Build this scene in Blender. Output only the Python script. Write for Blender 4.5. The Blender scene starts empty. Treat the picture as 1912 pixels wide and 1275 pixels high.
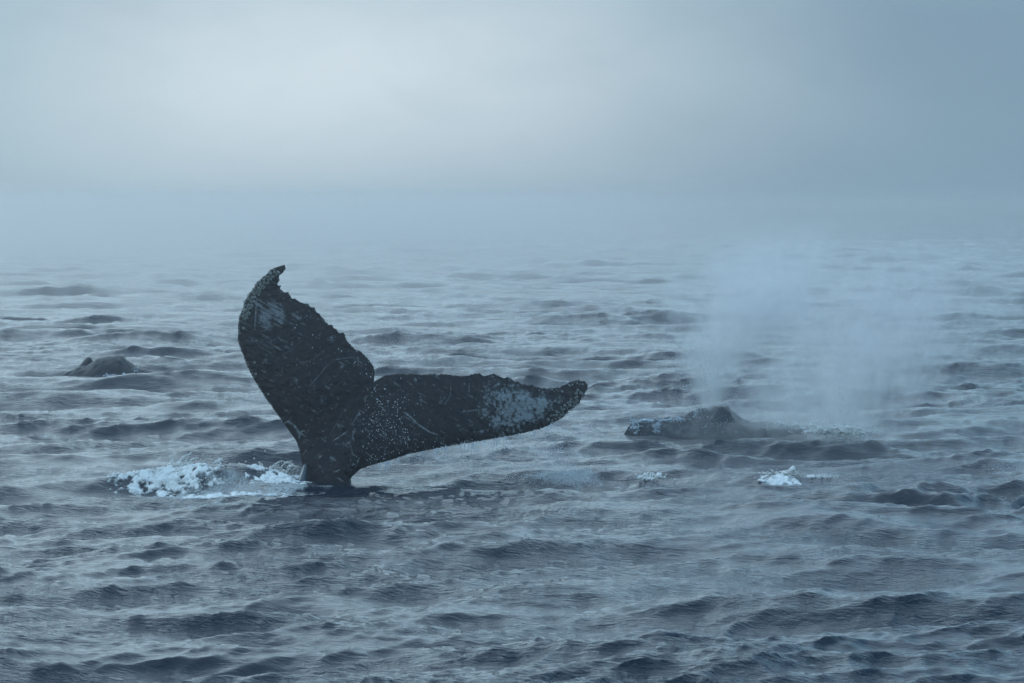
import bpy, math, random
import numpy as np

# ------------------------------------------------------------------ camera, world, sun
S = bpy.context.scene
C = S.collection
CAM_H = 3.5
LENS = 110.0
F = LENS / 36 * 1912            # focal length in photo pixels
HOR = 380                       # horizon row
PITCH = math.atan((637.5 - HOR) / F)

cam_d = bpy.data.cameras.new('camera')
cam_d.lens = LENS; cam_d.sensor_width = 36
cam_d.clip_start = 0.1; cam_d.clip_end = 20000
cam_d.dof.use_dof = True; cam_d.dof.focus_distance = 40; cam_d.dof.aperture_fstop = 8
cam = bpy.data.objects.new('camera', cam_d); C.objects.link(cam)
cam.location = (0, 0, CAM_H); cam.rotation_euler = (math.pi/2 - PITCH, 0, 0)
S.camera = cam

SUN_EL, SUN_AZ = math.radians(58), math.radians(-22)     # azimuth from +Y, negative = left
world = bpy.data.worlds.new('World'); S.world = world; world.use_nodes = True


class NT:
    """small helper for wiring nodes"""
    def __init__(s, tree): s.t = tree; s.n = tree.nodes; s.l = tree.links
    def new(s, typ, **kw):
        n = s.n.new(typ)
        for k, v in kw.items(): setattr(n, k, v)
        return n
    def put(s, sock, v):
        if isinstance(v, bpy.types.NodeSocket): s.l.new(v, sock)
        elif v is not None: sock.default_value = v
    def m(s, op, a, b=None, c=None, clamp=False):
        n = s.n.new('ShaderNodeMath'); n.operation = op; n.use_clamp = clamp
        for i, v in enumerate((a, b, c)): s.put(n.inputs[i], v)
        return n.outputs[0]
    def mix(s, f, a, b):
        n = s.n.new('ShaderNodeMix'); n.data_type = 'RGBA'
        s.put(n.inputs[0], f); s.put(n.inputs[6], a); s.put(n.inputs[7], b)
        return n.outputs[2]
    def noise(s, vec, scale, detail=3, rough=0.5, dist=0.0):
        n = s.n.new('ShaderNodeTexNoise')
        s.put(n.inputs['Vector'], vec)
        n.inputs['Scale'].default_value = scale; n.inputs['Detail'].default_value = detail
        n.inputs['Roughness'].default_value = rough; n.inputs['Distortion'].default_value = dist
        return n.outputs[0]
    def ramp(s, v, lo, hi):
        n = s.n.new('ShaderNodeMapRange'); n.interpolation_type = 'SMOOTHSTEP'
        s.put(n.inputs[0], v); n.inputs[1].default_value = lo; n.inputs[2].default_value = hi
        return n.outputs[0]
    def mapping(s, vec, scale=(1, 1, 1), rot=(0, 0, 0)):
        n = s.n.new('ShaderNodeMapping'); s.put(n.inputs[0], vec)
        n.inputs['Scale'].default_value = scale; n.inputs['Rotation'].default_value = rot
        return n.outputs[0]


def col(r, g, b):
    f = lambda c: (c/255/12.92) if c <= 10 else ((c/255 + .055)/1.055)**2.4
    return (f(r), f(g), f(b), 1)


w = NT(world.node_tree)
bg = w.n['Background']
sky = w.new('ShaderNodeTexSky', sky_type='NISHITA')
sky.sun_disc = False; sky.sun_elevation = SUN_EL; sky.sun_rotation = SUN_AZ
sky.air_density = 1.0; sky.dust_density = 1.0
tc = w.new('ShaderNodeTexCoord').outputs['Generated']
sx = w.new('ShaderNodeSeparateXYZ'); w.l.new(tc, sx.inputs[0])
az = w.m('MULTIPLY', w.m('ARCTAN2', sx.outputs[0], sx.outputs[1]), 180/math.pi)   # degrees right of +Y
el = w.m('MULTIPLY', w.m('ARCSINE', sx.outputs[2]), 180/math.pi)


def bump2(a0, sa, e0, se):
    u = w.m('DIVIDE', w.m('SUBTRACT', az, a0), sa); v = w.m('DIVIDE', w.m('SUBTRACT', el, e0), se)
    r = w.m('ADD', w.m('MULTIPLY', u, u), w.m('MULTIPLY', v, v))
    return w.m('EXPONENT', w.m('MULTIPLY', r, -1))


# fog: a dull blue grey bank that brightens where the hidden sun lights it
bank = w.noise(w.mapping(tc, (1, 1, 2.2)), 7.0, 3, 0.5)
wisp = w.ramp(w.noise(w.mapping(tc, (1, 1, 2.5)), 16.0, 4, .55, .5), .3, .7)
glow = w.m('MAXIMUM', w.m('MULTIPLY', bump2(-3.2, 7.2, 2.2, 3.5), w.m('ADD', .90, w.m('MULTIPLY', wisp, .14))), w.m('MULTIPLY', bump2(-14, 18, 12, 16), .62))
fogc = w.mix(w.ramp(bank, .36, .64), col(95, 126, 146), col(119, 151, 165))
fogc = w.mix(w.m('MULTIPLY', bump2(9.5, 8.5, 1.0, 9), .8), fogc, col(99, 125, 146))
fogc = w.mix(glow, fogc, col(183, 196, 204))
# the lowest degree melts into the haze over the sea
low = w.m('MULTIPLY', w.m('EXPONENT', w.m('MULTIPLY', w.m('MAXIMUM', el, 0), -1.15)), .85)
ca = lambda r, g, b: tuple(v/1.275 for v in col(r, g, b)[:3]) + (1,)
fogc = w.mix(low, fogc, w.mix(w.ramp(az, -5, 7), ca(169, 191, 204), ca(124, 152, 173)))
# the fog glows a little above the sea; the overcast overhead is duller
up = w.ramp(el, 3.2, 10)
side_az = w.ramp(az, -14, 24)
fogc = w.mix(up, fogc, w.mix(side_az, (.67, .93, 1.10, 1), (.33, .58, .78, 1)))
fogc = w.mix(w.ramp(el, 16, 48), fogc, col(108, 152, 190))
skyc = w.new('ShaderNodeVectorMath', operation='SCALE'); w.l.new(sky.outputs[0], skyc.inputs[0]); skyc.inputs['Scale'].default_value = .10
fog10 = w.new('ShaderNodeVectorMath', operation='SCALE'); w.l.new(fogc, fog10.inputs[0]); fog10.inputs['Scale'].default_value = 1.0
fin = w.mix(.985, skyc.outputs[0], fog10.outputs[0])
# the mix is in picture units already; Background strength 0.1 x 10
s10 = w.new('ShaderNodeVectorMath', operation='SCALE'); w.l.new(fin, s10.inputs[0]); s10.inputs['Scale'].default_value = 10.0
w.l.new(s10.outputs[0], bg.inputs[0]); bg.inputs[1].default_value = .10

sun_d = bpy.data.lights.new('sun', 'SUN'); sun_d.energy = .5; sun_d.angle = math.radians(80); sun_d.color = (.80, .92, 1)
sun = bpy.data.objects.new('sun', sun_d); C.objects.link(sun)
sun.rotation_euler = (math.pi/2 - SUN_EL, 0, math.pi - SUN_AZ)    # light comes from ahead and left

S.view_settings.view_transform = 'Standard'; S.view_settings.look = 'None'
S.view_settings.gamma = 1; S.view_settings.use_curve_mapping = False; S.view_settings.exposure = .43
S.render.engine = 'CYCLES'
cy = S.cycles
cy.max_bounces = 12; cy.volume_bounces = 7; cy.transparent_max_bounces = 16
cy.use_denoising = True; cy.use_adaptive_sampling = False; cy.volume_max_steps = 256
rng = np.random.default_rng(7); random.seed(7)

# ------------------------------------------------------------------ helpers
cp, sp = math.cos(PITCH), math.sin(PITCH)


def at(px, py, Y):
    """point of the place seen at photo pixel (px, py) at ground distance Y"""
    u = (np.asarray(px, float) - 956)/F; v = (637.5 - np.asarray(py, float))/F
    dy = cp + v*sp; dz = -sp + v*cp
    return u/dy*Y, Y + 0*u, CAM_H + dz/dy*Y


def ydist(py, z=0.0):
    v = (637.5 - py)/F
    return (z - CAM_H)/((-sp + v*cp)/(cp + v*sp))


def smooth(x, a, b):
    t = np.clip((x - a)/(b - a), 0, 1); return t*t*(3 - 2*t)


def link(o, parent=None, **props):
    C.objects.link(o)
    if parent: o.parent = parent
    for k, v in props.items(): o[k] = v
    return o


def mesh_np(name, verts, faces, mat, smooth_on=True):
    me = bpy.data.meshes.new(name)
    verts = np.asarray(verts, np.float32); faces = np.asarray(faces, np.int32)
    k = faces.shape[1]
    me.vertices.add(len(verts)); me.vertices.foreach_set('co', verts.ravel())
    me.loops.add(faces.size); me.loops.foreach_set('vertex_index', faces.ravel())
    me.polygons.add(len(faces)); me.polygons.foreach_set('loop_start', np.arange(0, faces.size, k, dtype=np.int32))
    me.polygons.foreach_set('loop_total', np.full(len(faces), k, np.int32))
    me.polygons.foreach_set('use_smooth', np.full(len(faces), smooth_on))
    me.update(calc_edges=True); me.validate()
    me.materials.append(mat)
    return me


def attr(me, name, v):
    a = me.attributes.new(name, 'FLOAT', 'POINT'); a.data.foreach_set('value', np.asarray(v, np.float32).ravel())


def grid_faces(nr, nc, flip=False):
    i = np.arange(nr - 1)[:, None]*nc + np.arange(nc - 1)[None, :]
    q = np.stack([i, i + 1, i + nc + 1, i + nc], -1).reshape(-1, 4)
    return q[:, ::-1] if flip else q


def fft_tile(N, L, spec, seed):
    """height and chop of one periodic wave patch; spec(kx, ky, k) = spectral density"""
    r = np.random.default_rng(seed)
    k1 = np.fft.fftfreq(N, L/N)*2*np.pi
    kx, ky = np.meshgrid(k1, k1); k = np.hypot(kx, ky); k[0, 0] = 1
    A = np.sqrt(spec(kx, ky, k))*(2*np.pi/L)
    A[0, 0] = 0
    H = A*(r.normal(size=(N, N)) + 1j*r.normal(size=(N, N)))/np.sqrt(2)
    f = lambda X: np.real(np.fft.ifft2(X))*N*N
    return f(H), f(1j*kx/k*H), f(1j*ky/k*H)


def samp(tile, L, x, y):
    N = tile.shape[0]
    u = (np.asarray(x)/L % 1)*N; v = (np.asarray(y)/L % 1)*N
    i = np.floor(u).astype(int); j = np.floor(v).astype(int); fu = u - i; fv = v - j
    i %= N; j %= N; i2 = (i + 1) % N; j2 = (j + 1) % N
    return (tile[j, i]*(1-fu) + tile[j, i2]*fu)*(1-fv) + (tile[j2, i]*(1-fu) + tile[j2, i2]*fu)*fv


# fractal noise tiles (zero mean, unit deviation)
def ntile(N, kmin, p, seed):
    def sp_(kx, ky, k): return np.where(k >= kmin, k**(-p), 0)*np.exp(-(k/(N*1.2))**2)
    h = fft_tile(N, 2*np.pi, sp_, seed)[0]; return (h - h.mean())/h.std()


NZ = ntile(512, 6, 5.5, 3); NZ2 = ntile(512, 6, 3.6, 5); NZ3 = ntile(512, 40, 2.2, 9)


def nz(x, y, size, t=NZ): return samp(t, size, x, y)     # size = metres per tile; features about size/6 and finer

# ------------------------------------------------------------------ materials
def material(name):
    m = bpy.data.materials.new(name); m.use_nodes = True
    nt = NT(m.node_tree); return m, nt, nt.n['Principled BSDF']


m_sea, n, b = material('sea_water')
pos = n.new('ShaderNodeNewGeometry').outputs['Position']
foam_a = n.new('ShaderNodeAttribute', attribute_name='foam').outputs['Fac']
b.inputs['IOR'].default_value = 1.333
r1 = n.noise(n.mapping(pos, (.5, 1.3, 1)), 12.0, 3, .6, .6)
r2 = n.noise(n.mapping(pos, (.55, 1.4, 1), (0, 0, .3)), 34.0, 2, .6, .3)
patch = n.ramp(n.noise(n.mapping(pos, (.35, .8, 1)), .9, 3, .6), .38, .66)
hgt = n.m('ADD', n.m('MULTIPLY', r1, .040), n.m('MULTIPLY', r2, .012))
hgt = n.m('MULTIPLY', hgt, n.m('ADD', n.m('MULTIPLY', patch, .85), .25))
fn = n.noise(pos, 26.0, 4, .65)
hgt = n.m('ADD', hgt, n.m('MULTIPLY', n.m('MULTIPLY', fn, foam_a), .04))
bp = n.new('ShaderNodeBump'); bp.inputs['Strength'].default_value = .8; bp.inputs['Distance'].default_value = 1.0
n.l.new(hgt, bp.inputs['Height']); n.l.new(bp.outputs[0], b.inputs['Normal'])
fk = n.m('MULTIPLY', foam_a, n.m('ADD', .45, n.m('MULTIPLY', n.ramp(fn, .35, .65), .8)), clamp=True)
n.l.new(n.mix(fk, (.006, .017, .033, 1), (.60, .62, .61, 1)), b.inputs['Base Color'])
n.l.new(n.m('ADD', .055, n.m('MULTIPLY', foam_a, .5), clamp=True), b.inputs['Roughness'])

m_skin, n, b = material('whale_skin')
pos = n.new('ShaderNodeTexCoord').outputs['Object']
pg = n.new('ShaderNodeAttribute', attribute_name='pigment').outputs['Fac']
mott = n.noise(pos, 3.0, 5, .6)
dark = n.mix(n.ramp(mott, .35, .7), (.022, .021, .027, 1), (.030, .025, .029, 1))
fine = n.ramp(n.noise(pos, 45, 4, .7), .38, .60)
pf = n.m('MULTIPLY', pg, n.m('ADD', .55, n.m('MULTIPLY', fine, .5)), clamp=True)
n.l.new(n.mix(pf, dark, (.34, .38, .40, 1)), b.inputs['Base Color'])
b.inputs['Roughness'].default_value = .46; b.inputs['IOR'].default_value = 1.36
b.inputs['Specular IOR Level'].default_value = .25
bp = n.new('ShaderNodeBump'); bp.inputs['Strength'].default_value = .18; bp.inputs['Distance'].default_value = .02
n.l.new(n.noise(pos, 30, 5, .65), bp.inputs['Height']); n.l.new(bp.outputs[0], b.inputs['Normal'])

m_wet = m_skin.copy(); m_wet.name = 'wet_whale_back'
for nd in m_wet.node_tree.nodes:
    if nd.type == 'MIX' and abs(nd.inputs[6].default_value[0] - .022) < 1e-4:
        nd.inputs[6].default_value = (.010, .017, .028, 1); nd.inputs[7].default_value = (.014, .020, .030, 1)
b = m_wet.node_tree.nodes['Principled BSDF']
b.inputs['Roughness'].default_value = .42; b.inputs['Specular IOR Level'].default_value = .13

m_barn, n, b = material('barnacle_shell')
pos = n.new('ShaderNodeTexCoord').outputs['Object']
oi = n.new('ShaderNodeObjectInfo').outputs['Random']
sh = n.mix(n.ramp(n.noise(pos, 5, 3, .7), .4, .62), (.04, .045, .045, 1), (.55, .60, .56, 1))
n.l.new(n.mix(n.m('MULTIPLY', oi, .4), sh, (.09, .10, .10, 1)), b.inputs['Base Color'])
b.inputs['Roughness'].default_value = .5

m_foam, n, b = material('white_foam')
pos = n.new('ShaderNodeTexCoord').outputs['Object']
fn = n.noise(pos, 9, 4, .65)
n.l.new(n.mix(n.ramp(fn, .33, .55), (.66, .67, .66, 1), (.94, .93, .90, 1)), b.inputs['Base Color'])
b.inputs['Roughness'].default_value = .45

m_frothy = m_foam.copy(); m_frothy.name = 'thinning_foam'; n = NT(m_frothy.node_tree); b = n.n['Principled BSDF']
mk_ = n.new('ShaderNodeAttribute', attribute_name='mask').outputs['Fac']
pos = n.new('ShaderNodeTexCoord').outputs['Object']
fa = n.m('ADD', n.m('MULTIPLY', mk_, 1.9), n.m('MULTIPLY', n.m('SUBTRACT', n.noise(n.mapping(pos, (1, .5, 1)), 24, 5, .75), .5), 1.5))
n.l.new(n.ramp(fa, .0, 1.15), b.inputs['Alpha'])

m_drop, n, b = material('water_droplet')
b.inputs['Base Color'].default_value = (.70, .77, .82, 1); b.inputs['Roughness'].default_value = .15
m_dropf, n, b = material('fine_droplet')
b.inputs['Base Color'].default_value = (.50, .58, .65, 1); b.inputs['Roughness'].default_value = .2

m_sheet, n, b = material('running_water')
b.inputs['Base Color'].default_value = (.06, .08, .10, 1); b.inputs['Roughness'].default_value = .12

# ------------------------------------------------------------------ the sea
G2 = 2*np.pi
WX, WY = .30, -.954


def spec(lo, hi, amp):
    Lp = 1.0
    def f(kx, ky, k):
        c = (kx*WX + ky*WY)/k
        dirn = .025 + .975*np.abs(c)**6.0
        P = amp*np.exp(-1/(k*Lp)**2)/k**3.7*dirn
        klo, khi = G2/hi, G2/lo
        return P*(smooth(k, klo*.9, klo*1.1) if hi else 1)*(1 - smooth(k, khi*.8, khi))
    return f


AMP = .0125

LA, LB = 83.0, 13.7
TA = fft_tile(1024, LA, spec(.9, 40., AMP), 21)
TB = fft_tile(1024, LB, spec(.09, .9, AMP*.75), 22)
print('RMS', TA[0].std(), TB[0].std(), np.gradient(TA[0], LA/1024)[0].std(), np.gradient(TB[0], LB/1024)[0].std())
CHOP = 1.05

SW = []   # single waves of this moment: X, Y, half length, half depth, height, turn


def swell(px, py, sx_, sy_, amp, rot=0.0):
    """py = row of the wave's foot on the calm sea"""
    Y = ydist(py); X = at(px, py, Y)[0]; SW.append((float(X), Y, sx_, sy_, amp, rot))


swell(800, 918, 1.4, .45, .05, .03)
swell(1720, 940, 1.7, .5, .24, -.08)
swell(1880, 928, 1.2, .35, .10, -.05)
swell(690, 1012, .95, .30, .12, .05)
swell(1230, 1190, .50, .22, .13)
swell(330, 1168, 1.1, .28, .09)
swell(1570, 1040, 1.3, .3, .12, -.08)
swell(430, 898, .75, .35, .22)
swell(95, 728, .8, .4, .08)
swell(330, 728, .8, .4, .06)
swell(1760, 838, 1.3, .4, .13)
swell(1440, 900, .35, .25, .10)
swell(1215, 902, .30, .22, .10)
swell(200, 612, 1.6, 1.0, .14)
swell(745, 592, 1.5, .9, .12)
swell(1150, 587, 2.4, .9, .14)
swell(1860, 880, .5, .25, .07)
swell(1390, 834, 2.1, .45, .10)
swell(860, 900, .35, .25, .06)


def swells(x, y):
    z = np.zeros_like(x)
    for X, Y, a, bb, h, r in SW:
        c, s = math.cos(r), math.sin(r)
        u = ((x - X)*c + (y - Y)*s)/a; v = (-(x - X)*s + (y - Y)*c)/bb
        wob = .25*nz(x + X, y, 6.0)
        z = z + h*np.exp(-u*u)*np.exp(-np.abs(v + wob)**1.5)*(1 + .10*nz(x*.7, y*1.2, 5.0))
    return z


CALM = [(-8.0, 62.0, 1.5, 1.6, .8), (3.4, 46.3, 2.2, 1.0, .65), (-2.4, 39.3, 1.2, .7, .5)]     # water smoothed by the bodies moving in it


def waves(x, y):
    d = np.hypot(x, y)
    fb = 1/(1 + (d/130)**4); fa = 1/(1 + (d/420)**3)
    big = np.clip(nz(x*.6, y*1.3, 110.0), -1.6, 1.6); gust = 1.0 + .26*big      # calmer and rougher patches
    x2 = x + .37*y; y2 = y - .21*x                          # skewed sampling hides the small patch's repeat
    fa = fa*(1 + .28*big*smooth(d, 50, 100))
    z = samp(TA[0], LA, x, y)*fa + samp(TB[0], LB, x2, y2)*fb*gust
    dx = samp(TA[1], LA, x, y)*fa + samp(TB[1], LB, x2, y2)*fb*gust
    dy = samp(TA[2], LA, x, y)*fa + samp(TB[2], LB, x2, y2)*fb*gust
    for X, Y, a, bb, k in CALM:
        c = 1 - k*np.exp(-((x - X)/a)**2 - ((y - Y)/bb)**2); z = z*c; dx = dx*c; dy = dy*c
    return z + swells(x, y), dx, dy


def wz(x, y): return waves(np.asarray(x, float), np.asarray(y, float))[0]


# places kept calm so that things sit where they should
yy = [-300, -100, -30, 0, 8, 14]
y = 18.0
while y < 95: yy.append(y); y += max(.045, y*.0024)
while y < 300: yy.append(y); y *= 1.0045
while y < 900: yy.append(y); y *= 1.011
while y < 9000: yy.append(y); y *= 1.25
yy = np.array(yy)
uu = np.concatenate([-np.geomspace(6, .26, 40)[:-1], np.linspace(-.25, .25, 1040), np.geomspace(.26, 6, 40)[1:]])
gx = uu[None, :]*np.maximum(yy, 18)[:, None]; gy = np.repeat(yy[:, None], len(uu), 1)
gz, gdx, gdy = waves(gx, gy)
vx = gx + CHOP*gdx; vy = gy + CHOP*gdy
side = smooth(np.abs(uu), .26, .6)[None, :]*np.ones_like(gx)
gz = gz*(1 - side*.9)


def foam_mask(x, y):
    f = np.zeros_like(x)
    def ell(px, py, a, bb, k=1.0, z=0.0, size=.5):
        nonlocal f
        Y = ydist(py, z); X = at(px, py, Y)[0]
        r = np.sqrt(((x - X)/a)**2 + ((y - Y)/bb)**2) + .28*nz(x, y, size*6, NZ2)
        f = np.maximum(f, k*smooth(-r, -1.15, -.55))
    ell(330, 897, .65, .42, .95, .1); ell(440, 912, .75, .20, .75, .1); ell(450, 885, .85, .6, .55, .15)
    ell(525, 900, .35, .40, .8, .05)
    ell(1060, 893, .45, .35, .5); ell(930, 880, .9, .7, .16); ell(1455, 889, .24, .2, .95, .1); ell(1530, 893, .5, .10, .6)
    ell(1212, 893, .18, .14, .9, .08); ell(1560, 806, .55, .8, .8); ell(1480, 800, .5, .4, .5)
    ell(230, 703, .45, .5, .5)
    return f


fm = foam_mask(vx, vy)
me = mesh_np('sea', np.stack([vx, vy, gz], -1).reshape(-1, 3), grid_faces(len(yy), len(uu)), m_sea)
attr(me, 'foam', fm)
sea = link(bpy.data.objects.new('sea', me), kind='structure', label='grey blue choppy sea fading into fog')

# ------------------------------------------------------------------ air
def box(name, x0, x1, y0, y1, z0, z1, mat, **props):
    v = [(x, y, z) for x in (x0, x1) for y in (y0, y1) for z in (z0, z1)]
    f = [(0, 1, 3, 2), (4, 6, 7, 5), (0, 4, 5, 1), (2, 3, 7, 6), (0, 2, 6, 4), (1, 5, 7, 3)]
    cx, cyy, cz = (x0+x1)/2, (y0+y1)/2, (z0+z1)/2
    me = mesh_np(name, np.array(v) - (cx, cyy, cz), f, mat, False)
    o = link(bpy.data.objects.new(name, me), **props); o.location = (cx, cyy, cz); return o


def volmat(name):
    m = bpy.data.materials.new(name); m.use_nodes = True; nt = NT(m.node_tree)
    nt.n.remove(nt.n['Principled BSDF'])
    v = nt.new('ShaderNodeVolumePrincipled'); nt.l.new(v.outputs[0], nt.n['Material Output'].inputs['Volume'])
    return m, nt, v


m_haze, n, v = volmat('haze_air')
v.inputs['Density'].default_value = .0018; v.inputs['Color'].default_value = (.86, .865, .87, 1); v.inputs['Anisotropy'].default_value = .9
box('haze', -56000, 56000, -400, 9500, -3, 5.2, m_haze, kind='stuff', label='pale sea haze')

# a thicker low bank of mist over the water on the left
m_mist, n, v = volmat('mist_air')
tcn = n.new('ShaderNodeTexCoord').outputs['Object']
sxx = n.new('ShaderNodeSeparateXYZ'); n.l.new(tcn, sxx.inputs[0])
nn = n.ramp(n.noise(n.mapping(tcn, (.05, .03, .35)), 1.0, 3, .55), .30, .70)
lr = n.m('SUBTRACT', 1.0, n.ramp(sxx.outputs[0], -4, 30))
lowr = n.m('SUBTRACT', 1.0, n.ramp(sxx.outputs[2], .3, 2.7))
far = n.ramp(sxx.outputs[1], -225, -40)
dn = n.m('MULTIPLY', n.m('MULTIPLY', nn, lr), n.m('MULTIPLY', lowr, far))
n.l.new(n.m('MULTIPLY', dn, .050), v.inputs['Density'])
v.inputs['Color'].default_value = (.998, .99, .985, 1); v.inputs['Anisotropy'].default_value = .9
m_mist.cycles.volume_step_rate = 1
box('mist', -60, 40, 62, 500, -.5, 5.1, m_mist, kind='stuff', label='low mist drifting over the far water')


# ------------------------------------------------------------------ small water bodies
OCT = np.array([(1, 0, 0), (-1, 0, 0), (0, 1, 0), (0, -1, 0), (0, 0, 1), (0, 0, -1)], float)
OCF = np.array([(0, 2, 4), (2, 1, 4), (1, 3, 4), (3, 0, 4), (2, 0, 5), (1, 2, 5), (3, 1, 5), (0, 3, 5)])
ph = (1 + 5**.5)/2
ICO = np.array([(-1, ph, 0), (1, ph, 0), (-1, -ph, 0), (1, -ph, 0), (0, -1, ph), (0, 1, ph), (0, -1, -ph), (0, 1, -ph), (ph, 0, -1), (ph, 0, 1), (-ph, 0, -1), (-ph, 0, 1)])/1.902
ICF = np.array([(0, 11, 5), (0, 5, 1), (0, 1, 7), (0, 7, 10), (0, 10, 11), (1, 5, 9), (5, 11, 4), (11, 10, 2), (10, 7, 6), (7, 1, 8), (3, 9, 4), (3, 4, 2), (3, 2, 6), (3, 6, 8), (3, 8, 9), (4, 9, 5), (2, 4, 11), (6, 2, 10), (8, 6, 7), (9, 8, 1)])


def drops(name, P, R, mat, ico=True, parent=None, stretch=1.0, **props):
    P = np.asarray(P, float).reshape(-1, 3); R = np.asarray(R, float)
    b0, f0 = (ICO, ICF) if ico else (OCT, OCF)
    a = rng.uniform(0, G2, len(P)); c, s = np.cos(a)[:, None], np.sin(a)[:, None]
    bx = b0[None, :, 0]*c - b0[None, :, 1]*s; by = b0[None, :, 0]*s + b0[None, :, 1]*c
    bz = np.repeat(b0[None, :, 2], len(P), 0)*stretch
    jit = rng.uniform(.7, 1.3, (len(P), len(b0), 1)) if ico else 1
    V = np.stack([bx, by, bz], -1)*jit*R[:, None, None] + P[:, None, :]
    Fc = f0[None] + (np.arange(len(P))*len(b0))[:, None, None]
    me = mesh_np(name, V.reshape(-1, 3), Fc.reshape(-1, 3), mat)
    return link(bpy.data.objects.new(name, me), parent, **props)


# ------------------------------------------------------------------ the raised tail
YF = 39.5


def curve(pts, knots):
    """pts (px,py); knots {index: t}. returns function t -> (px,py), arc length between knots"""
    P = np.array(pts, float); ks = sorted(knots.items()); T = np.zeros(len(P))
    for (i0, t0), (i1, t1) in zip(ks, ks[1:]):
        seg = np.r_[0, np.cumsum(np.hypot(*np.diff(P[i0:i1+1], axis=0).T))]
        T[i0:i1+1] = t0 + (t1 - t0)*seg/seg[-1]
    return lambda t: (np.interp(t, T, P[:, 0]), np.interp(t, T, P[:, 1]))


LL = [(560, 990), (568, 905), (567.5, 879), (562, 859.6), (558.5, 837.6), (552.4, 822), (530.4, 791.5), (510.7, 763), (493, 739), (474, 708), (462, 684), (452.5, 660),
      (446, 642), (443.8, 633), (444.8, 618), (444.5, 601.7), (448, 588), (453.5, 575), (457, 563), (465, 549), (475, 536.4), (480, 526.4), (490, 518), (498.7, 510), (503.8, 504.5),
      (511.3, 500.5), (523.8, 496.3), (531.6, 494)]
TL = [(617, 990), (613, 897), (640, 858), (668, 800), (690, 742), (698, 713), (699.9, 696), (697.4, 683.4), (688.6, 672), (681, 663), (673.5, 655.7), (664.7, 653), (653.4, 643),
      (647, 633), (642, 620.6), (633, 622), (628, 615.6), (618, 605.5), (615, 607), (608, 600.5), (604.5, 593), (601, 594), (595.7, 585.5), (592, 584), (587, 574), (580.6, 573.4), (574, 566.6), (568, 567),
      (558, 563), (550.5, 556.6), (551, 562), (544, 556), (538, 545), (531, 546), (528, 542.8), (523, 539), (524.7, 532.8), (519, 534), (518, 530), (522.4, 522), (520.4, 519), (521, 515), (529, 507.7), (533.5, 502.6), (531.6, 494)]
LR = [(672, 990), (655, 895), (656, 891.4), (664, 883.7), (672.6, 876), (692.7, 868.4), (727.9, 859.6), (765.5, 847), (840.9, 832), (891, 824.4), (941, 815.7), (991.5, 805.6), (1016.6, 798), (1034, 789), (1051.7, 779), (1060, 768),
      (1066.8, 764), (1075, 756), (1081.9, 753), (1086, 742), (1091, 739), (1092.5, 732), (1097, 727.8), (1097.5, 719)]
TR = [(617, 990), (613, 897), (640, 858), (668, 800), (690, 742), (698, 713), (710, 705.6), (720, 700.4), (740, 698.5), (753, 697), (758, 699), (770.6, 698), (790.6, 699.7), (813, 697.7), (817, 700), (826, 697.6), (840.8, 700.7), (866, 701.4), (881, 699),
      (888, 696.5), (896, 697.7), (903.6, 701.5), (916, 698), (921, 697), (928.7, 699.7), (934, 704), (941, 705), (948, 704.5), (956, 707.7), (960, 712), (966, 712.7), (979, 718), (988, 720), (994, 717), (1000, 722), (1011.6, 724.8), (1026.6, 724.4), (1041.7, 724),
      (1054, 719), (1064, 712.7), (1079, 708.0), (1086, 712), (1092, 711.5), (1097.5, 719)]
cLL = curve(LL, {0: -.12, 1: 0, 6: .25, 9: .45, 14: .65, 19: .82, 27: 1})
cTL = curve(TL, {0: -.12, 1: 0, 5: .25, 12: .45, 24: .65, 35: .82, 44: 1})
cLR = curve(LR, {0: -.12, 1: 0, 5: .20, 8: .45, 10: .65, 14: .86, 23: 1})
cTR = curve(TR, {0: -.12, 1: 0, 5: .25, 12: .45, 22: .65, 37: .86, 43: 1})
PXM = F/YF


def depth(px, py):
    x = (px - 665)/PXM; z = (890 - py)/PXM
    d = .16*z + .10*x*x*(x > 0) + .16*np.maximum(x, 0) - .10*np.maximum(-x, 0)*z*.5
    return d


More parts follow.
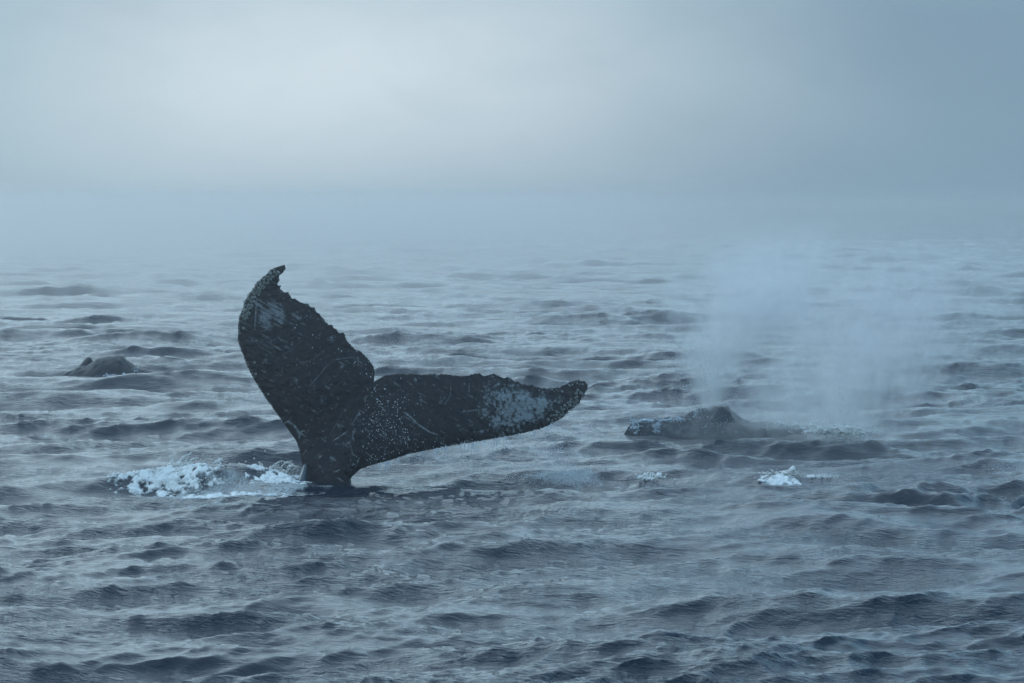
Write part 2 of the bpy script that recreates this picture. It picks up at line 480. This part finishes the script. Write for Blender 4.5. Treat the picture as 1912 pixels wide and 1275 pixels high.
def half(cL, cT, sgn, nt_=540, ns=104):
    t = np.r_[np.linspace(-.12, 0, 40)[:-1], np.linspace(0, 1, nt_)]
    s = np.linspace(0, 1, ns)
    lx, ly = cL(t); tx, ty = cT(t)
    # knobbly edges: barnacle nubs on the leading edge, small teeth on the trailing edge
    j1 = np.interp(t, np.linspace(0, 1, 230), rng.uniform(-1.0, 1.0, 230))*smooth(t, .3, .5)
    j2 = np.interp(t, np.linspace(0, 1, 260), rng.uniform(-1.1, 1.1, 260))*smooth(t, .3, .42)
    end = np.clip((1 - t)*25, 0, 1)
    dx_, dy_ = lx - tx, ly - ty; ln = np.hypot(dx_, dy_) + 1e-6
    lx = lx + j1*dx_/ln*end*1.0; ly = ly + j1*dy_/ln*end*1.0
    tx = tx - j2*dx_/ln*end*1.2; ty = ty - j2*dy_/ln*end*1.2
    px = lx[:, None]*(1 - s) + tx[:, None]*s; py = ly[:, None]*(1 - s) + ty[:, None]*s
    tt = t[:, None]; ss = s[None, :]
    keel = .25*np.clip(1 - tt/.25, 0, 1.3) + .012
    body = keel*np.sqrt(np.clip(1 - (1 - ss)**2, 0, 1))
    chord = ln[:, None]/PXM
    foil = .16*np.minimum(chord, 1.3)*(1.9*np.sqrt(ss)*(1 - ss)**1.15) + .012*np.sqrt(np.clip(1 - (2*ss - 1)**2, 0, 1))
    wgt = smooth(tt, .05, .34)
    h = body*(1 - wgt)*np.where(tt > .25, np.sqrt(np.clip(1 - ss, 0, 1)), 1) + foil*wgt
    # a fixed edge so both faces meet; the keel line stays thick
    rim = np.minimum(np.sqrt(ss/.02 + 1e-9), 1)
    h = h*np.minimum(rim, 1)
    h = h*np.clip((1 - tt)*14, 0, 1)**.5
    D = depth(px, py)
    tex = .006*nz(px/PXM, py/PXM, 1.6, NZ2)*smooth(ss, 0, .06)*np.where(tt > .25, smooth(1 - ss, 0, .06), 1)
    front = np.stack(at(px, py, YF + D), -1); back = front.copy()
    front[..., 1] -= h + tex; back[..., 1] += h
    # front face and back face
    nr, ncol = px.shape
    V = np.concatenate([front.reshape(-1, 3), back.reshape(-1, 3)])
    q = grid_faces(nr, ncol, flip=(sgn > 0)); Fc = np.concatenate([q, q[:, ::-1] + nr*ncol])
    return V, Fc, np.r_[px.ravel(), px.ravel()], np.r_[py.ravel(), py.ravel()], (t, s, px, py, h, D)


SCARS = [([(755.5, 768), (768, 778), (780.6, 790.6), (803, 805.6), (818, 810.6)], 1.7, .9), ([(842, 720), (841, 738), (831, 754)], .8, .6), ([(876, 715), (876, 733)], .8, .6),
         ([(668, 665), (670, 684)], .7, .7), ([(621, 671.5), (663.5, 666)], .8, .5), ([(612, 681), (595.7, 701), (578, 721)], .9, .5), ([(622.6, 822), (636, 813), (649, 804.7)], 1.2, .7),
         ([(657.8, 791.5), (663, 783), (673, 767)], 1.3, .6), ([(595.5, 854), (602, 848.6)], 1.2, .9), ([(627, 878), (637, 873.9)], 1.2, .9), ([(532.6, 789), (543.6, 782.7)], 1.0, .8),
         ([(537, 786), (549, 792), (554.6, 800), (560, 808), (559, 816)], 2.2, .75), ([(556, 808), (569, 803)], 1.6, .8), ([(560, 806), (572, 815)], 1.0, .6), ([(651, 824), (657, 833), (660, 848.6)], .9, .6),
         ([(664, 872), (675, 848.6)], .7, .4), ([(663, 800), (659, 812), (662, 822)], 1.6, .5), ([(616, 814), (640, 768)], .6, .35), ([(566, 848), (574, 838)], .8, .5), ([(683, 750), (681, 742)], 1.8, .4),
         ([(477, 614), (480, 560)], 1.6, .55), ([(863, 768), (893, 764)], .9, .8), ([(905, 738), (913, 710)], .9, .5), ([(520, 670), (560, 640)], .5, .25), ([(585, 672), (600, 658)], .8, .35), ([(637, 685), (641, 683)], 2.0, .6)]
PATR = [(893, 735), (905, 716), (919, 708), (954, 718), (985, 730), (1016, 738), (1040, 748), (1022, 772), (1004, 783), (966, 799), (929, 812), (884, 811), (908, 792), (878, 774), (888, 758)]


def inpoly_soft(px, py, poly, soft):
    P = np.array(poly, float); inside = np.zeros(px.shape, bool); dmin = np.full(px.shape, 1e9)
    for (x0, y0), (x1, y1) in zip(P, np.roll(P, -1, 0)):
        c = ((y0 > py) != (y1 > py)) & (px < (x1 - x0)*(py - y0)/(y1 - y0 + 1e-12) + x0); inside ^= c
        L2 = (x1-x0)**2 + (y1-y0)**2; tt = np.clip(((px-x0)*(x1-x0) + (py-y0)*(y1-y0))/L2, 0, 1)
        dmin = np.minimum(dmin, np.hypot(px - x0 - tt*(x1-x0), py - y0 - tt*(y1-y0)))
    return np.clip(.5 + np.where(inside, dmin, -dmin)/soft, 0, 1)


def pigment(px, py):
    x, y = px/PXM, py/PXM
    n1 = nz(x, y, 1.5, NZ2); n2 = nz(x, y, .5, NZ2); n3 = nz(x, y, .9, NZ3)
    pr = inpoly_soft(px, py, PATR, 26) * (.45 + .55*smooth(px, 880, 985))
    v = smooth(pr*1.75 + .34*n1 + .30*n2 + .30*n3, .85, 1.7)*.8
    # scraped patches near the raised tip: slanting streaks
    st = nz(px*.86/PXM + py*.5/PXM, (py*.86 - px*.5)/PXM*7, 2.4, NZ2)
    p1 = np.exp(-(((px - 506)/30)**2 + ((py - 586)/30)**2)**2)
    p2 = np.exp(-(((px - 553)/13)**2 + ((py - 590)/13)**2)**2)
    p3 = np.exp(-(((px - 500)/55)**2 + ((py - 640)/30)**2)**2)
    v = np.maximum(v, smooth(p1*1.5 + .45*st + .2*n1, .75, 1.7)*.62)
    v = np.maximum(v, smooth(p2*1.2 + .4*st + .2*n2, .75, 1.6)*.45)
    v = np.maximum(v, smooth(p3 + .45*st, 1.0, 1.9)*.35)
    segs = [(a, wd, k) for a, wd, k in SCARS]
    r = np.random.default_rng(4)
    for _ in range(34):
        cx_, cy_ = r.uniform(450, 720), r.uniform(560, 890); L_ = r.uniform(3, 13); an = r.normal(-.95, .45)
        segs.append(([(cx_, cy_), (cx_ + L_*math.cos(an), cy_ + L_*math.sin(an))], r.uniform(.35, .7), r.uniform(.12, .45)))
    for _ in range(26):
        cx_, cy_ = r.uniform(700, 1050), r.uniform(700, 850); L_ = r.uniform(3, 10); an = r.uniform(-1.6, .5)
        segs.append(([(cx_, cy_), (cx_ + L_*math.cos(an), cy_ + L_*math.sin(an))], r.uniform(.35, .6), r.uniform(.1, .35)))
    for pts, wd, k in segs:
        xs = [p[0] for p in pts]; ys = [p[1] for p in pts]
        m = (px > min(xs) - 5) & (px < max(xs) + 5) & (py > min(ys) - 5) & (py < max(ys) + 5)
        if not m.any(): continue
        a, bb = px[m], py[m]; dm = np.full(a.shape, 99.)
        for (x0, y0), (x1, y1) in zip(pts, pts[1:]):
            L2 = (x1-x0)**2 + (y1-y0)**2 + 1e-9; tt = np.clip(((a-x0)*(x1-x0) + (bb-y0)*(y1-y0))/L2, 0, 1)
            taper = .55 + .45*np.sin(np.pi*np.clip(tt, .05, .95))
            dm = np.minimum(dm, np.hypot(a - x0 - tt*(x1-x0), bb - y0 - tt*(y1-y0))/taper)
        v[m] = np.maximum(v[m], k*smooth(-dm, -wd*1.4, -wd*.5)*(.75 + .25*np.tanh(n2[m])))
    return v


VL, FL, pxl, pyl, infoL = half(cLL, cTL, -1)
VR, FR, pxr, pyr, infoR = half(cLR, cTR, 1)
V = np.concatenate([VL, VR]); Fq = np.concatenate([FL, FR + len(VL)])
BASE = np.array([float(at(613, 897, YF)[0]), YF, 0.0])
# merge the seams (keel, edges) so that the body is one skin
key = np.round(V*4000).astype(np.int64)
_, first, inv = np.unique(key, axis=0, return_index=True, return_inverse=True)
inv = inv.ravel()
Vm = V[first]; Fm = inv[Fq]
PX = np.r_[pxl, pxr][first]; PY = np.r_[pyl, pyr][first]
good = np.array([True]*len(Fm))
srt = np.sort(Fm, 1); good = (np.diff(srt, axis=1) > 0).all(1)
me = mesh_np('whale_tail', Vm - BASE, Fm[good], m_skin)
attr(me, 'pigment', pigment(PX, PY))
tail = link(bpy.data.objects.new('whale', me), label='dark whale tail with jagged flukes raised clear of the water', category='whale', group='whales at the surface')
tail.location = BASE

# barnacles: ribbed cones with a mouth, one mesh shared
ns_ = 9
bv = [];
for rr, zz in ((1.0, 0), (.86, .55), (.52, .95), (.34, .92), (.22, .45)):
    for k in range(ns_):
        a = G2*k/ns_; q = rr*(1 + .14*(-1)**k*(rr > .4)); bv.append((q*math.cos(a), q*math.sin(a), zz))
bf = [(r_*ns_ + k, r_*ns_ + (k+1) % ns_, (r_+1)*ns_ + (k+1) % ns_, (r_+1)*ns_ + k) for r_ in range(4) for k in range(ns_)]
bme = mesh_np('barnacle', bv, bf, m_barn, False)


def tail_point(px, py):
    """front skin of the tail at a photo pixel, from the nearest vertex"""
    best = None
    for (VV, pxx, pyy, inf) in ((VL, pxl, pyl, infoL), (VR, pxr, pyr, infoR)):
        n0 = len(pxx)//2
        d = (pxx[:n0] - px)**2 + (pyy[:n0] - py)**2; i = int(d.argmin())
        if best is None or d[i] < best[0]: best = (d[i], VV[i])
    return best[1]


def barnacle(px, py, r, tilt=(0, 0)):
    p = tail_point(px, py) - BASE
    o = link(bpy.data.objects.new('barnacle', bme), tail)
    o.location = (p[0], p[1] - .002, p[2]); o.rotation_euler = (math.pi/2 + tilt[0], random.uniform(-.3, .3), tilt[1])
    o.scale = (r, r, r*random.uniform(.8, 1.2))


placed = []


def band(poly, n_, w_, rmin, rmax, outer):
    P = np.array(poly, float); seg = np.r_[0, np.cumsum(np.hypot(*np.diff(P, axis=0).T))]
    tries = 0; got = 0
    while got < n_ and tries < n_*60:
        tries += 1
        u = random.random()*seg[-1]; x = np.interp(u, seg, P[:, 0]); y_ = np.interp(u, seg, P[:, 1]); off = random.random()**.8*np.interp(u/seg[-1], [0, 1], w_)
        x += off*outer[0]; y_ += off*outer[1]; r = random.uniform(rmin, rmax)
        if any((x - a)**2 + (y_ - b_)**2 < (.85*(r + c))**2 for a, b_, c in placed): continue
        placed.append((x, y_, r)); got += 1
        barnacle(x, y_, r/PXM, (random.uniform(-.35, .35), random.uniform(-.5, .5)))


band([(449, 589), (454, 575), (458, 563), (466, 549), (476, 536), (482, 527), (491, 518), (500, 510), (512, 502)], 92, (16, 13), 2.4, 4.4, (.8, .6))
band([(1030, 790), (1052, 777), (1067, 763), (1082, 751), (1091, 737)], 36, (16, 16), 2.0, 4.2, (-.75, -.65))
band([(445, 600), (445, 640), (453, 662), (475, 710), (495, 742), (530, 790)], 30, (5, 3), 1.0, 2.2, (1, 0))
band([(1060, 716), (1078, 711), (1093, 716)], 8, (5, 5), 1.2, 2.2, (0, 1))
band([(1000, 724), (1020, 727), (1045, 726)], 7, (5, 5), 1.0, 1.8, (0, 1))
for px, py in ((476, 676), (478, 698), (502, 735), (1049, 731), (1035, 748), (456, 612)): barnacle(px, py, 2.6/PXM)

# grey water pouring off the near side of the tail stock
tt = np.linspace(0, 1, 26); ss = np.linspace(-1, 1, 15)
gp = []
for t in tt:
    cx_ = 568 - 10*t**1.2; wd = 1.5 + 9*t**.8
    for s in ss: gp.append(at(cx_ + wd*s*.8 + 3, 868 + 40*t, YF - .30*t - .05 - .10*(1 - s*s)))
me = mesh_np('water_sheet', gp, grid_faces(26, 15), m_sheet)
ws = link(bpy.data.objects.new('water_sheet', me), label='grey water sheet pouring off the left side of the tail stock', category='water sheet')
sol = ws.modifiers.new('thick', 'SOLIDIFY'); sol.thickness = .02

# ------------------------------------------------------------------ the other two whales
def whale_back(Yc, prof, width, label, sink, nseg=220, nring=44, ridge=1.0, streak=0.0, lumps=.012):
    P = np.array(prof, float); px = np.linspace(P[0, 0], P[-1, 0], nseg)
    # rounded interpolation of the crest
    py = np.interp(px, P[:, 0], P[:, 1]); k = np.hanning(9); k /= k.sum()
    py = np.convolve(np.pad(py, 4, 'edge'), k, 'valid')
    X, _, Z = at(px, py, Yc)
    a = np.linspace(-1, 1, nring)
    wv = width*np.sin(np.pi*np.linspace(.04, .96, nseg))**.5
    yy_ = Yc + a[None, :]*wv[:, None]
    drop = (Z + sink)[:, None]*(np.abs(a)[None, :]**1.7)
    zz_ = Z[:, None] - drop
    XX = np.repeat(X[:, None], nring, 1)
    zz_ = zz_ + lumps*nz(XX*2, yy_*2, 3.0)*(1 - np.abs(a)[None, :]**3)
    V = np.stack([XX, yy_, zz_], -1).reshape(-1, 3)
    base = np.array([X.mean(), Yc, 0])
    me = mesh_np('whale_back', V - base, grid_faces(nseg, nring, True), m_wet)
    st = streak*smooth(nz(XX + zz_*1.5, zz_*3.0, 2.5, NZ2) + .4*nz(XX, yy_, .5, NZ3), .35, 1.6)
    attr(me, 'pigment', st)
    o = link(bpy.data.objects.new('whale', me), label=label, category='whale', group='whales at the surface')
    o.location = base
    return o, base


w2, b2 = whale_back(62.3, [(105, 706), (125, 695), (146, 686), (163, 682), (172, 676), (182, 669), (195, 667), (208, 665.5), (220, 664), (229, 663.6), (233, 669), (240, 676), (250, 682), (262, 689), (275, 692), (297, 697), (330, 706)],
                    1.3, 'dark wet whale back and low fin showing beyond the raised tail on the left', .25, lumps=.006)
# the small knob ahead of the fin
gp = []
for i in range(21):
    for j in range(13):
        u, v_ = i/20*2 - 1, j/12*2 - 1
        h_ = max(0, (1 - abs(u)**1.6))*(1 - v_*v_)
        x_, y_, z_ = at(162 + 19*u + 4*h_, 690 - 24*h_, 62.8 + v_*.35); gp.append((float(x_) - b2[0], float(y_) - b2[1], float(z_)))
me = mesh_np('dorsal_knob', gp, grid_faces(21, 13), m_wet); attr(me, 'pigment', np.zeros(len(gp)))
link(bpy.data.objects.new('dorsal_knob', me), w2)

w3, b3 = whale_back(47.5, [(1160, 815), (1172, 799), (1180, 789), (1190, 784), (1210, 781.5), (1240, 782), (1262, 781), (1280, 775), (1295, 769), (1306, 763), (1314, 760), (1322, 762), (1332, 757), (1345, 758), (1358, 760), (1367, 766), (1376, 773), (1388, 784), (1400, 786.5), (1440, 791),
                           (1480, 798), (1530, 805), (1570, 814), (1610, 826)], .8, 'dark whale back surfacing under its misty spout on the right', .2, streak=.18, lumps=.012)
# blowhole ridge
gp = []
for i in range(25):
    for j in range(15):
        u, v_ = i/24*2 - 1, j/14*2 - 1
        h_ = max(0, (1 - u*u))*(1 - v_*v_)
        x_, y_, z_ = at(1348 + 24*u, 787 - 25*h_, 46.2 + v_*.3); gp.append((float(x_) - b3[0], float(y_) - b3[1], float(z_) + .02*float(nz(i*.2, j*.2, 3.))))
me = mesh_np('blowhole_ridge', gp, grid_faces(25, 15), m_wet); attr(me, 'pigment', np.full(len(gp), .08))
link(bpy.data.objects.new('blowhole_ridge', me), w3)

# ------------------------------------------------------------------ foam and splashes
def froth(name, parts, label, cat='foam', arcs=(), lone=(), mat=m_foam):
    """parts: (px, py, half width px, half height px, Y, count, rmin, rmax) clusters of bubbles that lie on the water;
       arcs: (px0, py0, px1, py1, bow, Y, n, r) thin threads of thrown water"""
    P, R = [], []
    for px, py, a, bb, Y, cnt, r0, r1 in parts:
        for _ in range(cnt):
            u, v_ = rng.normal(0, .45, 2)
            x, yv, z = at(px + a*u, py + bb*v_, Y)
            n_ = float(nz(x, z*2.5 + yv*.1, 1.6, NZ2))
            if n_ < -.45: continue
            y2 = Y + rng.normal(0, .06)
            P.append((float(x), y2, float(z) + .012*n_)); R.append(rng.uniform(r0, r1)*(.7 + .3*n_ if n_ > 0 else .7))
    for x0, y0, x1, y1, bow, Y, cnt, r in arcs:
        for i in range(cnt):
            t = i/(cnt - 1); px = x0 + (x1-x0)*t + rng.normal(0, .3 + .9*t); py = y0 + (y1-y0)*t - bow*4*t*(1-t) + rng.normal(0, .3 + .9*t)
            x, yv, z = at(px, py, Y); P.append((float(x), Y, float(z))); R.append(r*(1 - .55*t)*rng.uniform(.6, 1.3))
    for px, py, Y, r in lone:
        x, yv, z = at(px, py, Y); P.append((float(x), Y, float(z))); R.append(r)
    P = np.array(P); base = P.mean(0); R = np.abs(np.array(R))
    o = drops(name, P - base, R, mat, kind='stuff', label=label, category=cat); o.location = base
    return o


def onwater(name, cx, cy, a, bb, zamp, label, cat='foam', z0=0.0, thresh=.0, n_=150, seed=0):
    """ragged sheet of froth that rides on the sea, lumpy on top; a, bb in metres"""
    Y = ydist(cy, z0); X = float(at(cx, cy, Y)[0])
    nx, ny = n_, max(70, int(n_*min(1, bb/a)))
    gx_, gy_ = np.meshgrid(np.linspace(-a, a, nx), np.linspace(-bb, bb, ny))
    x, yv = gx_ + X, gy_ + Y
    r = np.sqrt((gx_/a)**2 + (gy_/bb)**2)
    nn_ = nz(x + seed, yv, 1.9, NZ2)
    mask = 1 - r + .30*nn_ - thresh
    h, dx, dy = waves(x, yv)
    bill = np.tanh(np.abs(nz(x*1.0 + seed, yv*.7, 1.9, NZ))) + .12*np.tanh(np.abs(nz(x, yv*.7, .6, NZ)))
    zz = h + np.clip(mask, 0, 1)**.6*zamp*(.35 + .65*bill) - .01
    V = np.stack([x + CHOP*dx, yv + CHOP*dy, zz], -1).reshape(-1, 3); base = np.array([X, Y, float(h.mean())])
    f = grid_faces(ny, nx); mk = mask.ravel()[f].min(1) > -.12
    f = f[mk]; used = np.unique(f); rm = np.zeros(len(V), int); rm[used] = np.arange(len(used))
    me = mesh_np(name, V[used] - base, rm[f], m_frothy); attr(me, 'mask', np.clip(mask.ravel()[used], 0, 1))
    o = link(bpy.data.objects.new(name, me), kind='stuff', label=label, category=cat); o.location = base
    return o


Yw = YF
onwater('foam', 312, 893, .75, .55, .06, 'thick white foam left of the tail where it cuts the water', z0=.06, n_=200)
onwater('foam', 420, 910, .85, .24, .05, 'thin white foam lip running towards the tail stock', z0=.03, n_=180, seed=3)
onwater('foam', 522, 897, .42, .42, .04, 'pale foam at the foot of the tail stock', z0=.03, seed=5)
onwater('foam', 468, 882, .40, .12, .05, 'narrow white crest line behind the glassy mound beside the tail', z0=.04, n_=260, seed=8)
froth('splash', [(262, 887, 26, 4, 39.4, 420, .004, .013), (300, 886, 60, 9, 39.3, 1700, .003, .010), (350, 900, 90, 8, 39.1, 1900, .003, .010), (335, 868, 22, 5, 39.6, 300, .004, .014), (405, 864, 8, 4, 39.7, 90, .006, .016),
                 (470, 880, 45, 3.5, 40.2, 900, .004, .014), (430, 875, 12, 3, 40.2, 160, .004, .014), (530, 878, 26, 6, 40.1, 600, .004, .013), (540, 897, 28, 8, 39.6, 500, .004, .012), (575, 907, 20, 2.5, 39.2, 220, .004, .012)],
      'white splash thrown up left of the raised tail', 'splash',
      arcs=[(318, 872, 322, 858, 2, 39.6, 26, .016), (330, 868, 358, 846, 4, 39.6, 50, .016), (345, 868, 352, 852, 3, 39.6, 26, .013), (350, 866, 372, 856, 4, 39.6, 30, .011), (322, 860, 316, 852, 1, 39.6, 12, .010), (482, 880, 487, 864, 1, 40.1, 26, .016), (487, 866, 496, 880, 2, 40.1, 20, .012), (470, 879, 455, 872, 2, 40.1, 20, .012),
            (505, 878, 532, 862, 6, 40.1, 44, .014), (520, 880, 545, 863, 7, 40.1, 44, .013), (532, 864, 553, 872, 3, 40.1, 30, .012), (548, 884, 558, 870, 2, 40.1, 24, .013), (510, 884, 520, 868, 3, 40.1, 24, .012), (438, 874, 452, 880, 2, 40.1, 20, .012)],
      lone=[(371, 831, 39.6, .012), (374, 833.5, 39.6, .014), (378, 833.5, 39.6, .013), (370, 824, 39.6, .007), (380, 850, 39.6, .011), (432, 868, 40, .02), (447, 867, 40, .018), (459, 862, 40, .012), (475, 856, 40, .012), (495, 842, 40, .01), (375, 858, 39.6, .010), (446, 864, 40, .012)])

# small broken crests right of the tail
froth('whitecap', [(1212, 893, 26, 4.5, 39.4, 520, .006, .018), (1205, 890, 12, 4, 39.4, 160, .006, .018)], 'small white splash on a dark wavelet between the fluke tip and the frothy crest', 'splash',
      arcs=[(1212, 890, 1217, 883, 1, 39.4, 16, .011), (1206, 888, 1212, 883, 2, 39.4, 14, .010), (1217, 883, 1224, 892, 2, 39.4, 16, .009), (1232, 889, 1236, 886, 1, 39.4, 8, .009)], lone=[(1260, 896, 39.4, .02), (1265, 897, 39.4, .012)])
onwater('foam', 1452, 888, .30, .20, .05, 'rounded white breaking crest right of the flukes', z0=.10, n_=90, seed=9)
froth('whitecap', [(1440, 888, 26, 3.5, 39.6, 550, .004, .013), (1465, 884, 22, 5, 39.7, 600, .004, .015), (1478, 881, 8, 4, 39.7, 150, .006, .018), (1520, 891, 40, 1.8, 39.5, 320, .005, .012), (1380, 892, 8, 1.6, 39.5, 60, .006, .014), (1398, 891, 8, 1.4, 39.5, 50, .006, .012), (1578, 894, 7, 1.6, 39.5, 50, .006, .014), (1370, 894, 5, 1.6, 39.5, 30, .006, .014)],
      'white frothy crest breaking on the calm patch before the dark swell', 'whitecap', arcs=[(1422, 890, 1434, 882, 3, 39.6, 24, .012), (1462, 882, 1481, 880, 2, 39.7, 24, .014), (1480, 888, 1484, 879, 1, 39.7, 14, .012)])
# water thrown along the surfacing whale
froth('foam', [(1560, 804, 60, 8, 46.2, 2600, .004, .013), (1500, 797, 60, 6, 46.4, 1500, .004, .012), (1455, 791, 25, 3, 46.5, 200, .006, .016), (1590, 808, 45, 10, 46.2, 500, .005, .014), (1520, 804, 20, 5, 45.9, 220, .006, .018)],
      'white wash trailing behind the surfacing whale', 'foam', mat=m_foam)
froth('running_water', [(1186, 797, 9, 13, 45.9, 220, .006, .018), (1226, 797, 7, 16, 45.9, 200, .006, .018), (1205, 786, 26, 3, 45.9, 200, .006, .016), (1250, 785, 30, 4, 45.9, 200, .006, .014), (1300, 770, 22, 10, 45.8, 70, .005, .012), (1340, 800, 70, 16, 45.7, 40, .004, .010)],
      'pale water streaming over the head of the surfacing whale', 'water', mat=m_dropf)
froth('foam', [(215, 702, 30, 2.0, 61.4, 300, .006, .016), (236, 704, 18, 2, 61.3, 140, .006, .016), (255, 691, 6, 6, 61.6, 40, .006, .014)], 'thin foam line along the foot of the distant whale back', 'foam', mat=m_dropf)


def spray(name, clouds, label, mat, rm=(.003, .008), cat='spray'):
    P, R = [], []
    for px, py, a, bb, Y, dY, cnt in clouds:
        u = rng.normal(0, .5, (cnt, 3))
        x, yv, z = at(px + a*u[:, 0], py + bb*u[:, 1], Y); P.append(np.stack([x, yv + dY*u[:, 2], z], -1)); R.append(rng.uniform(0, 1, cnt)**3*(rm[1] - rm[0]) + rm[0])
    P = np.concatenate(P); R = np.concatenate(R); k = P[:, 2] > wz(P[:, 0], P[:, 1]) - .01; P, R = P[k], R[k]
    base = P.mean(0); o = drops(name, P - base, R, mat, False, kind='stuff', label=label, category=cat); o.location = base
    return o


# drops in front of and below the flukes
spray('spray', [(715, 780, 45, 45, 38.7, .2, 170), (745, 815, 55, 30, 38.7, .2, 200), (735, 745, 60, 40, 38.7, .2, 70), (700, 850, 40, 25, 38.7, .2, 60), (700, 790, 25, 90, 38.7, .2, 90), (680, 690, 40, 25, 38.7, .2, 26), (600, 640, 120, 60, 38.7, .2, 40)],
      'tiny bright drops flung across the dark underside of the tail', m_drop, (.002, .0095))
spray('spray', [(1040, 850, 60, 40, 39.6, .5, 700), (1065, 885, 50, 14, 39.4, .4, 1100), (1070, 800, 40, 25, 39.6, .3, 110), (900, 838, 110, 12, 39.7, .3, 420), (800, 856, 90, 10, 39.7, .3, 240), (1000, 890, 60, 10, 39.4, .4, 300), (940, 870, 120, 25, 39.7, .4, 300), (980, 820, 60, 8, 39.6, .2, 120)],
      'fine drops dripping from the lower fluke into the water', m_drop, (.0035, .0085))
_arc = []
_lx, _ly = np.array([q[0] for q in LR[5:19]]), np.array([q[1] for q in LR[5:19]])
for _ in range(70):
    _x = random.uniform(700, 1040); _y = float(np.interp(_x, _lx, _ly)) + random.uniform(-1, 2); _h = random.uniform(4, 20)
    _arc.append((_x, _y, _x + random.uniform(-2.5, 1.5), _y + _h, 0, 39.5, int(4 + _h), random.uniform(.004, .008)))
froth('dripping_water', [(900, 828, 60, 3, 39.5, 60, .003, .006)], 'thin drips running off the lower edge of the right fluke', 'water', arcs=_arc, mat=m_drop)
spray('spray', [(730, 590, 90, 40, 41, .6, 150), (720, 640, 40, 40, 41, .6, 90), (760, 660, 60, 25, 41, .6, 70)], 'sparse drops in the air beyond the raised fluke', m_drop, (.003, .006))
spray('spray', [(1310, 700, 60, 75, 46.5, .5, 1500), (1290, 650, 50, 80, 46.5, .6, 900), (1360, 740, 80, 40, 46.3, .5, 500), (1450, 740, 110, 50, 46.5, .6, 900), (1560, 750, 70, 60, 46.5, .6, 900), (1400, 600, 90, 80, 46.5, .6, 800), (1580, 640, 130, 90, 46.5, .8, 900), (1330, 785, 80, 22, 45.8, .2, 330), (1210, 795, 40, 18, 45.8, .3, 160), (1470, 800, 110, 14, 46, .3, 200), (1700, 560, 120, 90, 46.8, .6, 400)],
      'fine droplets of the whale blow hanging over its back', m_dropf, (.0028, .0075))
spray('spray', [(1868, 873, 30, 9, 39.9, .3, 120)], 'few drops over the small dark peak at the right edge', m_drop, (.004, .008))


# ------------------------------------------------------------------ the blow: two leaning plumes of vapour
def plume(label, p0, p1, r0, r1, Y, dens, bend, seed, top_fade):
    x0, _, z0 = (float(q) for q in at(p0[0], p0[1], Y)); x1, _, z1 = (float(q) for q in at(p1[0], p1[1], Y))
    m, n, v = volmat('vapour')
    t = n.new('ShaderNodeTexCoord').outputs['Object']; s_ = n.new('ShaderNodeSeparateXYZ'); n.l.new(t, s_.inputs[0])
    H = z1 - z0
    h = n.m('DIVIDE', s_.outputs[2], H, clamp=True)
    lean = n.m('MULTIPLY', n.m('POWER', h, bend), x1 - x0)
    rad = n.m('ADD', r0, n.m('MULTIPLY', n.m('POWER', h, .9), r1 - r0))
    wob = n.new('ShaderNodeTexNoise'); n.l.new(n.mapping(t, (1, 1, 1)), wob.inputs['Vector']); wob.inputs['Scale'].default_value = 1.1; wob.inputs['Detail'].default_value = 3
    wx = n.m('MULTIPLY', n.m('SUBTRACT', wob.outputs[0], .5), n.m('MULTIPLY', rad, 2.4))
    dx = n.m('DIVIDE', n.m('SUBTRACT', n.m('ADD', s_.outputs[0], wx), lean), rad); dy = n.m('DIVIDE', s_.outputs[1], n.m('MINIMUM', rad, .75))
    rr = n.m('ADD', n.m('MULTIPLY', dx, dx), n.m('MULTIPLY', dy, dy))
    core = n.m('EXPONENT', n.m('MULTIPLY', rr, -1.3))
    mp = n.new('ShaderNodeMapping'); n.l.new(t, mp.inputs[0]); mp.inputs['Location'].default_value = (seed, seed*2, 0); mp.inputs['Scale'].default_value = (1.4, 1.4, .8)
    nn = n.ramp(n.noise(mp.outputs[0], 1.5, 6, .65, .8), .38, .68)
    thin = n.m('DIVIDE', .5, n.m('ADD', rad, .35))
    edge = n.m('MULTIPLY', n.m('SUBTRACT', 1.0, n.ramp(h, top_fade, 1.0)), n.ramp(s_.outputs[2], -.05, .05))
    d = n.m('MULTIPLY', n.m('MULTIPLY', core, n.m('ADD', nn, .12)), n.m('MULTIPLY', thin, edge))
    side = n.m('SUBTRACT', 1.0, n.ramp(rr, 1.2, 3.0))
    n.l.new(n.m('MULTIPLY', n.m('MULTIPLY', d, side), dens), v.inputs['Density'])
    m.cycles.volume_step_rate = .4
    v.inputs['Color'].default_value = (.99, .99, .99, 1); v.inputs['Anisotropy'].default_value = .4
    xa, xb = min(0, x1 - x0) - 1.8*r1, max(0, x1 - x0) + 1.8*r1
    V = [(x, y, z) for x in (xa, xb) for y in (-1.4, 1.4) for z in (-.05, H)]
    f = [(0, 1, 3, 2), (4, 6, 7, 5), (0, 4, 5, 1), (2, 3, 7, 6), (0, 2, 6, 4), (1, 5, 7, 3)]
    me = mesh_np('whale_blow', V, f, m, False)
    o = link(bpy.data.objects.new('whale_blow', me), kind='stuff', label=label, category='vapour'); o.location = (x0, Y, z0)


plume('pale vapour column blown from the top of the surfacing whale', (1322, 762), (1520, 385), .08, 1.35, 46.7, 13., 1.7, 2.0, .40)
plume('wide vapour cloud drifting above the white wash', (1570, 805), (1860, 385), .55, 2.0, 47.2, 8.5, 1.3, 7.0, .40)
plume('thin vapour drifting between the two denser plumes', (1450, 800), (1680, 385), .5, 1.9, 46.9, 3.6, 1.3, 4.0, .40)
plume('low veil of spray clinging to the surfacing whale', (1400, 822), (1440, 700), 1.2, 1.6, 46.3, 3.0, 1.0, 3.0, .15)
